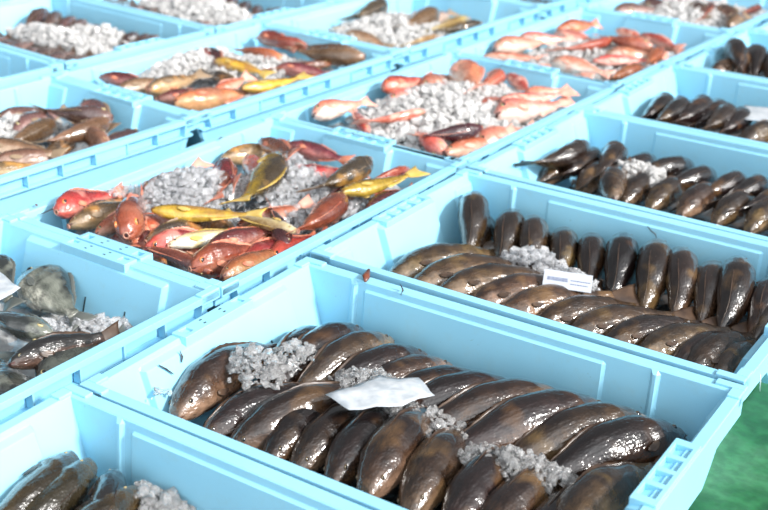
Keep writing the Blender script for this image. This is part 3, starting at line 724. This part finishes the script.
# nearest full crate: front row, heads at the near wall; back row, heads at the far wall
GA = 'dark brown fish in the nearest full crate'
A_FRONT = [ # head u, head v, angle, L, z, roll, pitch, kind
 (.052,.070,-91,.25,-.050,18,4,'brown'), (.100,.066,-112,.22,-.060,35,0,'dark'), (.150,.066,-113,.26,-.052,25,0,'brown'), (.200,.070,-89,.22,-.060,22,5,'dark'),
 (.243,.075,-86,.22,-.060,22,6,'brown'), (.283,.076,-86,.23,-.056,22,6,'dark'), (.331,.070,-83,.25,-.048,18,7,'brown'), (.377,.073,-84,.24,-.054,22,6,'brown'),
 (.420,.075,-92,.24,-.056,22,6,'dark'), (.462,.070,-95,.24,-.058,22,5,'brown'), (.508,.072,-95,.23,-.060,25,5,'dark'), (.560,.100,-100,.25,-.045,45,5,'brown')]
A_BACK = [
 (.076,.366,97,.22,-.062,-25,4,'dark'), (.118,.386,88,.23,-.056,-35,8,'dark'), (.165,.388,84,.24,-.056,-35,8,'brown'), (.212,.390,80,.24,-.058,-35,6,'dark'),
 (.255,.392,74,.23,-.062,-35,6,'brown'), (.300,.394,68,.23,-.064,-38,5,'dark'), (.350,.394,62,.25,-.060,-38,5,'dark'), (.412,.398,60,.27,-.054,-38,6,'brown'),
 (.462,.399,64,.29,-.050,-40,6,'dark'), (.508,.400,64,.26,-.050,-38,7,'brown'), (.552,.404,66,.27,-.050,-40,6,'dark'), (.578,.372,72,.24,-.075,-40,2,'brown')]
def row(data, cr, grp, text, n_from):
    for i, (hu, hv, ang, L, z, roll, pitch, kind) in enumerate(data):
        a = math.radians(ang); c = math.cos(math.radians(pitch))
        hz = 0
        fish(kind, cr, hu-math.cos(a)*L/2*c, hv-math.sin(a)*L/2*c, ang+rf.uniform(-2, 2), L, z, roll+rf.uniform(-6, 6), rf.choice([.2, .2, .4]) if roll < 0 else rf.choice([.0, -.2, .2]), pitch, text % ORD[i], 'fish', grp)
row(A_FRONT, 'A', GA, 'glossy brown fish, %s from the left in the near row of the nearest full crate', 0)
row(A_BACK, 'A', GA, 'dark wet fish, %s from the left in the far row of the nearest full crate', 0)
GB = 'brown fish in the crate with the printed label'
B_BACK = [(.020,.800,118,.22,-.040,-10,20,'brown'), (.060,.800,112,.20,-.062,-10,12,'brown'), (.105,.803,113,.21,-.050,-12,18,'brown'), (.148,.805,113,.21,-.050,-12,18,'brown'), (.200,.806,112,.20,-.056,-12,18,'brown'),
 (.245,.806,112,.20,-.055,-12,18,'brown'), (.292,.808,110,.22,-.048,-12,20,'dark'), (.345,.810,108,.23,-.046,-12,20,'brown'), (.390,.810,107,.22,-.046,-12,20,'brown'),
 (.432,.810,105,.21,-.052,-12,18,'brown'), (.474,.812,101,.23,-.044,-12,22,'brown'), (.520,.810,98,.21,-.050,-12,16,'dark'), (.555,.80,95,.21,-.056,-12,14,'brown')]
row(B_BACK, 'B', GB, 'upright brown fish, %s from left along the far wall of the printed label crate', 0)
B_FRONT = [(.150,.775,60,.24,-.066,50,2,'brown'), (.032,.520,-118,.25,-.056,62,0,'brown'), (.085,.506,-126,.25,-.050,62,0,'brown'), (.135,.500,-126,.24,-.048,62,0,'brown'), (.185,.496,-125,.24,-.048,60,0,'brown'),
 (.235,.496,-124,.23,-.050,60,0,'brown'), (.285,.498,-122,.22,-.052,58,0,'brown'), (.335,.500,-122,.22,-.052,58,0,'brown'), (.385,.502,-120,.21,-.052,58,0,'dark'), (.430,.504,-118,.21,-.052,55,0,'brown'),
 (.475,.506,-112,.20,-.054,50,0,'dark'), (.520,.500,-105,.20,-.050,50,0,'brown'), (.560,.51,-95,.18,-.058,40,0,'brown')]
row(B_FRONT[1:], 'B', GB, 'brown fish on its side, %s from left along near wall of the labelled crate', 0)
fish('brown', 'B', .075, .735, 40, .24, -.068, 60, .2, 0, 'brown fish lying low in the left corner of the crate with the printed label', 'fish', GB)
# small dark fish of the two crates at the top left
for cr, grp, txt in (('M', 'small dark fish in the top left crate', 'top left corner crate'), ('N', 'small dark fish at the top edge', 'iced top edge crate')):
    for i in range(11):
        lx = -.262+.0475*i; p = wpos(cr, lx+.02, .085)
        fish('small', cr, p.x, p.y, 118+rf.uniform(-4, 4), .175, -.028+rf.uniform(-.006, .006), -30, .2, 6, 'small dark fish, %s from left in the far row, %s' % (ORD[i], txt), 'fish', grp)
    for i in range(11):
        lx = -.25+.048*i; p = wpos(cr, lx, -.10)
        fish('small', cr, p.x, p.y, -65+rf.uniform(-5, 5), .165, -.030+rf.uniform(-.006, .006), 40, .2, 4, 'small dark fish, %s from left in the near row, %s' % (ORD[i], txt), 'fish', grp)

# ------------------------------------------------------------------ ice
def ice_mat(name, tint, tr=.55):
    mt, t, b = mat(name)
    co = nd(t, 'ShaderNodeNewGeometry').outputs['Position']
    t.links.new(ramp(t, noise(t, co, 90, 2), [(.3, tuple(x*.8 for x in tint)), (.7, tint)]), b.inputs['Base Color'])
    b.inputs['Roughness'].default_value = .07; b.inputs['IOR'].default_value = 1.31
    b.inputs['Transmission Weight'].default_value = tr; b.inputs['Specular IOR Level'].default_value = .6
    bump(t, noise(t, co, 160, 2), b, .25, .001)
    return mt
ICE = ice_mat('clear_ice', (1, 1, 1), .86); ICEF = ice_mat('half_clear_ice', (.97, .98, 1), .74); ICEW = ice_mat('white_ice', (.84, .83, .82), .5)
BED = ice_mat('shade_dark_ice_bed', (.10, .09, .085), .1); BEDL = ice_mat('pale_ice_bed', (.50, .50, .50), .2)  # first bed is near black: shade between the fish put into its colour
ICO = []
_b = bmesh.new(); bmesh.ops.create_icosphere(_b, subdivisions=1, radius=1)
ICOV = [v.co.copy() for v in _b.verts]; ICOF = [[v.index for v in f.verts] for f in _b.faces]; _b.free()
ri = random.Random(11)
BEDZ = {'F': -.052, 'G': -.050, 'H': -.062, 'K': -.045, 'J': -.055, 'L': -.055, 'I': -.06, 'M': -.065, 'N': -.065, 'E': -.078}
def ice(cr, patches, label, matl, bed=-.105, name='crushed_ice'):
    """patches: (x, y, rx, ry, angle deg, z0, dome height, count, size) in world metres"""
    V = []; Fc = []; mi = []
    for (x, y, rx, ry, ang, z0, h, n, sz) in patches:
        ca, sa = math.cos(math.radians(ang)), math.sin(math.radians(ang))
        for _ in range(n):
            r = math.sqrt(ri.random())*ri.uniform(.8, 1.1); th = ri.uniform(0, 2*PI); px, py = r*math.cos(th), r*math.sin(th)
            zz = z0 + h*max(0, 1-r*r)*ri.uniform(.45, 1.0) + ri.uniform(-.4, .4)*sz
            wx, wy = x+px*rx*ca-py*ry*sa, y+px*rx*sa+py*ry*ca
            lx, ly = lpos(cr, (wx, wy))
            lx = max(-IN_X+sz, min(IN_X-sz, lx)); ly = max(-IN_Y+sz, min(IN_Y-sz, ly)); q = wpos(cr, lx, ly)
            s = sz*ri.choice([.35, .5, .6, .8, 1.0, 1.3])
            M = Matrix.Rotation(ri.uniform(0, 6.3), 3, 'Z') @ Matrix.Rotation(ri.uniform(0, 6.3), 3, 'X')
            sx, sy, szz = s*ri.uniform(.6, 1.3), s*ri.uniform(.6, 1.2), s*ri.uniform(.35, .8)
            b0 = len(V)
            for v in ICOV:
                k = ri.uniform(.6, 1.25); c = M @ Vector((v.x*sx*k, v.y*sy*k, v.z*szz*k)); V.append((c.x+q.x, c.y+q.y, c.z+zz))
            for f in ICOF: Fc.append([b0+i for i in f]); mi.append(0)
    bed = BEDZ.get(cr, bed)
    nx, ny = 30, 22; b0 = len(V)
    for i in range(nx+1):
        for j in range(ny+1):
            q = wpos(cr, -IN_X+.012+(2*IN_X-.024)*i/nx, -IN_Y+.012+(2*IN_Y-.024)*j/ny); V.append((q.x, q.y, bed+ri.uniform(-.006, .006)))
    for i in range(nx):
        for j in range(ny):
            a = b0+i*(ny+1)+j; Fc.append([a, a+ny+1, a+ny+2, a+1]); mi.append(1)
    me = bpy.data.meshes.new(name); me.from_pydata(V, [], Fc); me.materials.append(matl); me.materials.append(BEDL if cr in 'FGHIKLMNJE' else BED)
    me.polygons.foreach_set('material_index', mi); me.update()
    o = bpy.data.objects.new(name, me); col.objects.link(o); tag(o, label, 'ice', None, 'stuff')
    return o
# x, y, rx, ry, angle, z0, dome height, count, size
ice('A', [(.105,.180,.042,.036,0,-.036,.030,260,.0058), (.120,.225,.026,.045,10,-.036,.02,150,.0055), (.235,.230,.055,.040,0,-.040,.022,300,.0055), (.310,.205,.06,.035,0,-.042,.018,140,.0055), (.450,.190,.070,.028,8,-.040,.020,320,.0055), (.35,.21,.05,.02,0,-.045,.012,60,.005), (.045,.075,.03,.015,0,-.036,.004,6,.005), (.12,.35,.05,.015,0,-.060,.01,40,.005)],
    'clear crushed ice between the two rows of dark fish in the nearest full crate', ICE)
ice('B', [(.215,.668,.055,.032,-10,-.048,.026,220,.0075), (.285,.640,.045,.028,-20,-.044,.020,150,.007), (.45,.62,.06,.02,0,-.056,.012,50,.006)],
    'clear crushed ice beside the printed label among brown fish', ICEF)
ice('C', [(.200,1.060,.060,.045,-20,-.034,.026,420,.0075)], 'pale ice heap in the middle of the dark fish behind the labelled crate', ICEW)
ice('D', [(.2,1.40,.05,.03,0,-.07,.02,60,.007)], 'bits of ice near the blank white tag', ICEW)
ice('Q', [(.05,1.80,.08,.03,0,-.05,.02,120,.008)], 'ice among the upright grey fish at upper right', ICEW)
ice('E', [(-.150,.175,.085,.055,10,-.075,.025,420,.0085), (-.10,.09,.03,.08,0,-.075,.02,160,.007), (-.2,.13,.05,.03,0,-.06,.01,60,.006)],
    'greyish melting ice beside the grey bream, against the slotted wall', ICEF)
ice('F', [(-.315,.520,.080,.095,-20,-.020,.040,1500,.0078), (-.235,.640,.055,.090,-10,-.018,.028,480,.0085), (-.30,.72,.04,.05,0,-.02,.02,160,.008), (-.40,.45,.02,.05,0,-.02,.02,60,.007), (-.15,.60,.07,.17,0,-.034,.02,900,.0075), (-.23,.56,.15,.24,0,-.05,.01,500,.007)],
    'big mound of clear crushed ice among the red and yellow fish', ICEF)
ice('G', [(-.235,1.150,.150,.230,0,-.030,.044,3000,.0105), (-.13,1.02,.08,.09,0,-.028,.02,420,.01)], 'white crushed ice nearly covering the pink fish', ICEW)
ice('H', [(-.23,1.72,.13,.22,0,-.045,.036,1000,.0105)], 'crushed ice scattered between salmon pink fish', ICEW)
ice('I', [(-.20,2.30,.15,.20,0,-.040,.036,1500,.012)], 'white ice under brown fish at the top right', ICEW)
ice('J', [(-.800,.580,.055,.110,0,-.040,.040,800,.0095), (-.74,.5,.08,.1,0,-.05,.02,200,.008)], 'white ice heap at the left of the tan and mauve fish', ICEW)
ice('K', [(-.840,1.090,.060,.140,0,-.026,.034,900,.0095), (-.720,1.150,.090,.130,0,-.024,.024,520,.009)], 'crushed ice along the left side of the mixed brown fish', ICEW)
ice('L', [(-.700,1.640,.140,.200,0,-.040,.044,2200,.011)], 'white ice with tan fish on top, top centre crate', ICEW)
ice('M', [(-1.260,1.090,.170,.048,-4,-.034,.032,1300,.0095), (-1.20,1.17,.13,.045,0,-.034,.026,500,.0095)], 'long pale ice heap between small dark fish, top left corner', ICEW)
ice('N', [(-1.220,1.520,.20,.085,-4,-.034,.036,2200,.0105)], 'white ice over small dark fish at the top edge', ICEW)
ice('O', [(.165,-.060,.055,.040,10,-.075,.032,330,.008), (.24,-.07,.05,.04,0,-.08,.03,160,.008)], 'melting ice in the lower left crate against its far wall', ICE)
for cr, lab in (('S', 'pale ice in the very top crate behind the tan fish'), ('R', 'pale ice in the top edge crate at the back left'), ('Q2', 'pale ice in the top right corner crate'), ('P', 'pale ice in the crate cut by the left frame edge')):
    x, y = CRATES[cr][:2]; ice(cr, [(x, y, .22, .12, 0, -.11, .03, 500, .013)], lab, ICEW)

# ------------------------------------------------------------------ tags, labels, papers and scraps
PAPER = simple('wet_paper', (.52, .55, .58), .3, .5, 70, (.36, .40, .44)); INK = simple('label_ink', (.08, .11, .22), .6)
def sheet(name, pts, z, h, label, cat, curl=.003, seedn=1, extra=None):
    """thin crumpled sheet filling the polygon pts, thickened"""
    rn = random.Random(seedn); bm = bmesh.new(); c = Vector((sum(p[0] for p in pts)/len(pts), sum(p[1] for p in pts)/len(pts), 0)); N = 5
    ring = []
    P = []
    for a, b in zip(pts, pts[1:]+pts[:1]):
        for k in range(4): P.append(Vector((a[0]+(b[0]-a[0])*k/4, a[1]+(b[1]-a[1])*k/4, 0)))
    prev = None; cv = bm.verts.new(c+Vector((0, 0, z+h)))
    for r in range(1, N+1):
        cur = []
        for p in P:
            q = c+(p-c)*r/N; tt = (q-c); cur.append(bm.verts.new((q.x, q.y, z+h*(1-(r/N)**2)+curl*math.sin(tt.x*120+seedn)*math.cos(tt.y*90)*r/N+rn.uniform(-.0006, .0006))))
        for i in range(len(P)):
            j = (i+1) % len(P)
            if prev is None: bm.faces.new((cv, cur[i], cur[j]))
            else: bm.faces.new((prev[i], cur[i], cur[j], prev[j]))
        prev = cur
    for v in bm.verts: v.co -= Vector((c.x, c.y, 0))
    o = link(name, bm, PAPER, smooth=True); o.location = (c.x, c.y, 0)
    so = o.modifiers.new('thick', 'SOLIDIFY'); so.thickness = .0006
    tag(o, label, cat); return o
sheet('wet_paper_sheet', [(.222,.160),(.262,.150),(.305,.190),(.318,.235),(.285,.252),(.245,.232)], -.016, .004, 'crumpled translucent white sheet lying on ice in the nearest full crate', 'paper', .003, 3)
sheet('paper_tag', [(.222,1.520),(.290,1.545),(.305,1.440),(.245,1.430)], -.012, .002, 'blank white tag on dark fish near the right frame edge', 'tag', .001, 5)
sheet('paper_tag', [(-.345,.160),(-.330,.060),(-.245,.080),(-.252,.135)], -.012, .002, 'white paper tag lying on the grey bream at the left frame edge', 'tag', .001, 6)
# printed label: flat card with rows of faint print
bm = bmesh.new(); box(bm, -.033, .033, -.0145, .0145, 0, .0010)
lb = link('printed_label', bm, simple('label_card', (.42, .45, .50), .35), bevel=.0003)
lb.matrix_world = Matrix.Translation((.298, .604, -.024)) @ Matrix.Rotation(math.radians(22), 4, 'Z') @ Matrix.Rotation(math.radians(30), 4, 'X') @ Matrix.Rotation(math.radians(4), 4, 'Y')
tag(lb, 'small white label with faint blue print lying on ice among brown fish', 'label')
bm = bmesh.new()
rl = random.Random(2)
for k in range(22):
    x = -.028+k*.0013+rl.uniform(0, .0004); box(bm, x, x+.0006, -.003, .003, .0009, .00125)
for r in range(2):
    x = .004
    while x < .028:
        w2 = rl.uniform(.001, .0035); box(bm, x, x+w2, -.006+r*.006, -.0045+r*.006, .0009, .00125); x += w2+.001
link('print', bm, INK, lb)

SCRAP = simple('brown_fish_scrap', (.20, .06, .03), .35, .5, 90, (.10, .03, .02)); DARKS = simple('dark_scrap', (.03, .02, .02), .4); WHITEP = simple('white_plastic', (.85, .85, .85), .4)
def scrap(name, pts, r, matl, label, cat='scrap'):
    """small irregular ribbon of tissue along the points"""
    bm = bmesh.new(); prev = None; rn = random.Random(len(pts)*7+int(abs(pts[0][0])*1e4))
    c0 = Vector(pts[0]); P = [Vector(p)-c0 for p in pts]
    for i, p in enumerate(P):
        t = (P[min(i+1, len(P)-1)]-P[max(i-1, 0)]).normalized(); s = t.cross(Vector((.3, .2, 1))).normalized(); u = t.cross(s)
        rr = r*(rn.uniform(.7, 1.2) if 0 < i < len(P)-1 else .4)
        ring = [bm.verts.new(p+(s*math.cos(a)+u*math.sin(a)*.5)*rr) for a in [k*PI/3 for k in range(6)]]
        if prev:
            for k in range(6): bm.faces.new((prev[k], ring[k], ring[(k+1) % 6], prev[(k+1) % 6]))
        else: bm.faces.new(ring)
        prev = ring
    bm.faces.new(prev[::-1]); bmesh.ops.recalc_face_normals(bm, faces=bm.faces[:])
    o = link(name, bm, matl, smooth=True); o.location = c0; tag(o, label, cat); return o
scrap('fish_scrap', [(.0971,.4207,.006),(.1064,.4007,.0055),(.111,.392,.003)], .0045, SCRAP, 'brown scrap of fish skin draped over the rim behind the nearest full crate')
scrap('fish_scrap', [(.102,.3985,-.004),(.0985,.3975,-.012),(.0973,.397,-.0184)], .0035, SCRAP, 'small brown scrap stuck to the wall right under the bigger rim scrap')
scrap('fish_whisker', [(.1586,.402,.009),(.1625,.402,.004),(.166,.398,.0044),(.1632,.3975,-.0035)], .0016, DARKS, 'short dark curl standing on the rim right of the brown scrap')
scrap('fish_scrap', [(.3181,.8245,-.0118),(.325,.8245,-.018),(.3318,.8245,-.0211),(.334,.8245,-.0269)], .0018, DARKS, 'thin dark forked scrap on the far wall of the labelled crate')
scrap('fish_scrap', [(.0378,.0900,-.0080),(.0402,.0990,-.0165),(.0434,.1065,-.0255)], .0022, DARKS, 'longer dark scrap on the left wall of the nearest full crate')
scrap('fish_scrap', [(.0365,.1260,-.0060),(.0388,.1270,-.0135),(.0405,.1235,-.0190)], .0016, DARKS, 'slim upright dark scrap on the left wall of the nearest full crate')
scrap('fish_scrap', [(.4722,.405,-.0459),(.4755,.405,-.044),(.4795,.405,-.0446)], .0022, SCRAP, 'reddish speck on the far wall near the right end of the nearest full crate')
scrap('fish_scrap', [(.359,.402,-.0524),(.361,.402,-.05),(.3641,.402,-.0479)], .003, SCRAP, 'red brown bit on the far wall just above the far row of dark fish')
scrap('white_thread', [(.612,.4441,.012),(.6125,.4469,.0028),(.613,.4506,-.0131)], .0011, WHITEP, 'short white plastic thread hanging outside the right crate corner above the green floor', 'thread')
scrap('fish_whisker', [(-.3969,.2892,.004),(-.4006,.3054,.002),(-.4044,.3219,.001),(-.403,.3378,-.006)], .0011, DARKS, 'thin dark whisker curving out of the left corner of the red and yellow fish crate')
scrap('white_pin', [(.0857,-.028,-.066),(.085,-.0275,-.072),(.0841,-.027,-.0835)], .0014, WHITEP, 'short white peg upright against the far wall of the lower left crate', 'peg')
scrap('fish_scrap', [(-.4197,.7059,.003),(-.4205,.712,.004),(-.4215,.7182,.003)], .002, DARKS, 'dark fleck on the left rim of the red and yellow fish crate')
scrap('fish_scrap', [(-.4335,.3178,.0035),(-.43,.3155,.0042),(-.4261,.3134,.0035)], .002, SCRAP, 'brown fleck on the rim at the left corner of the red and yellow fish crate')
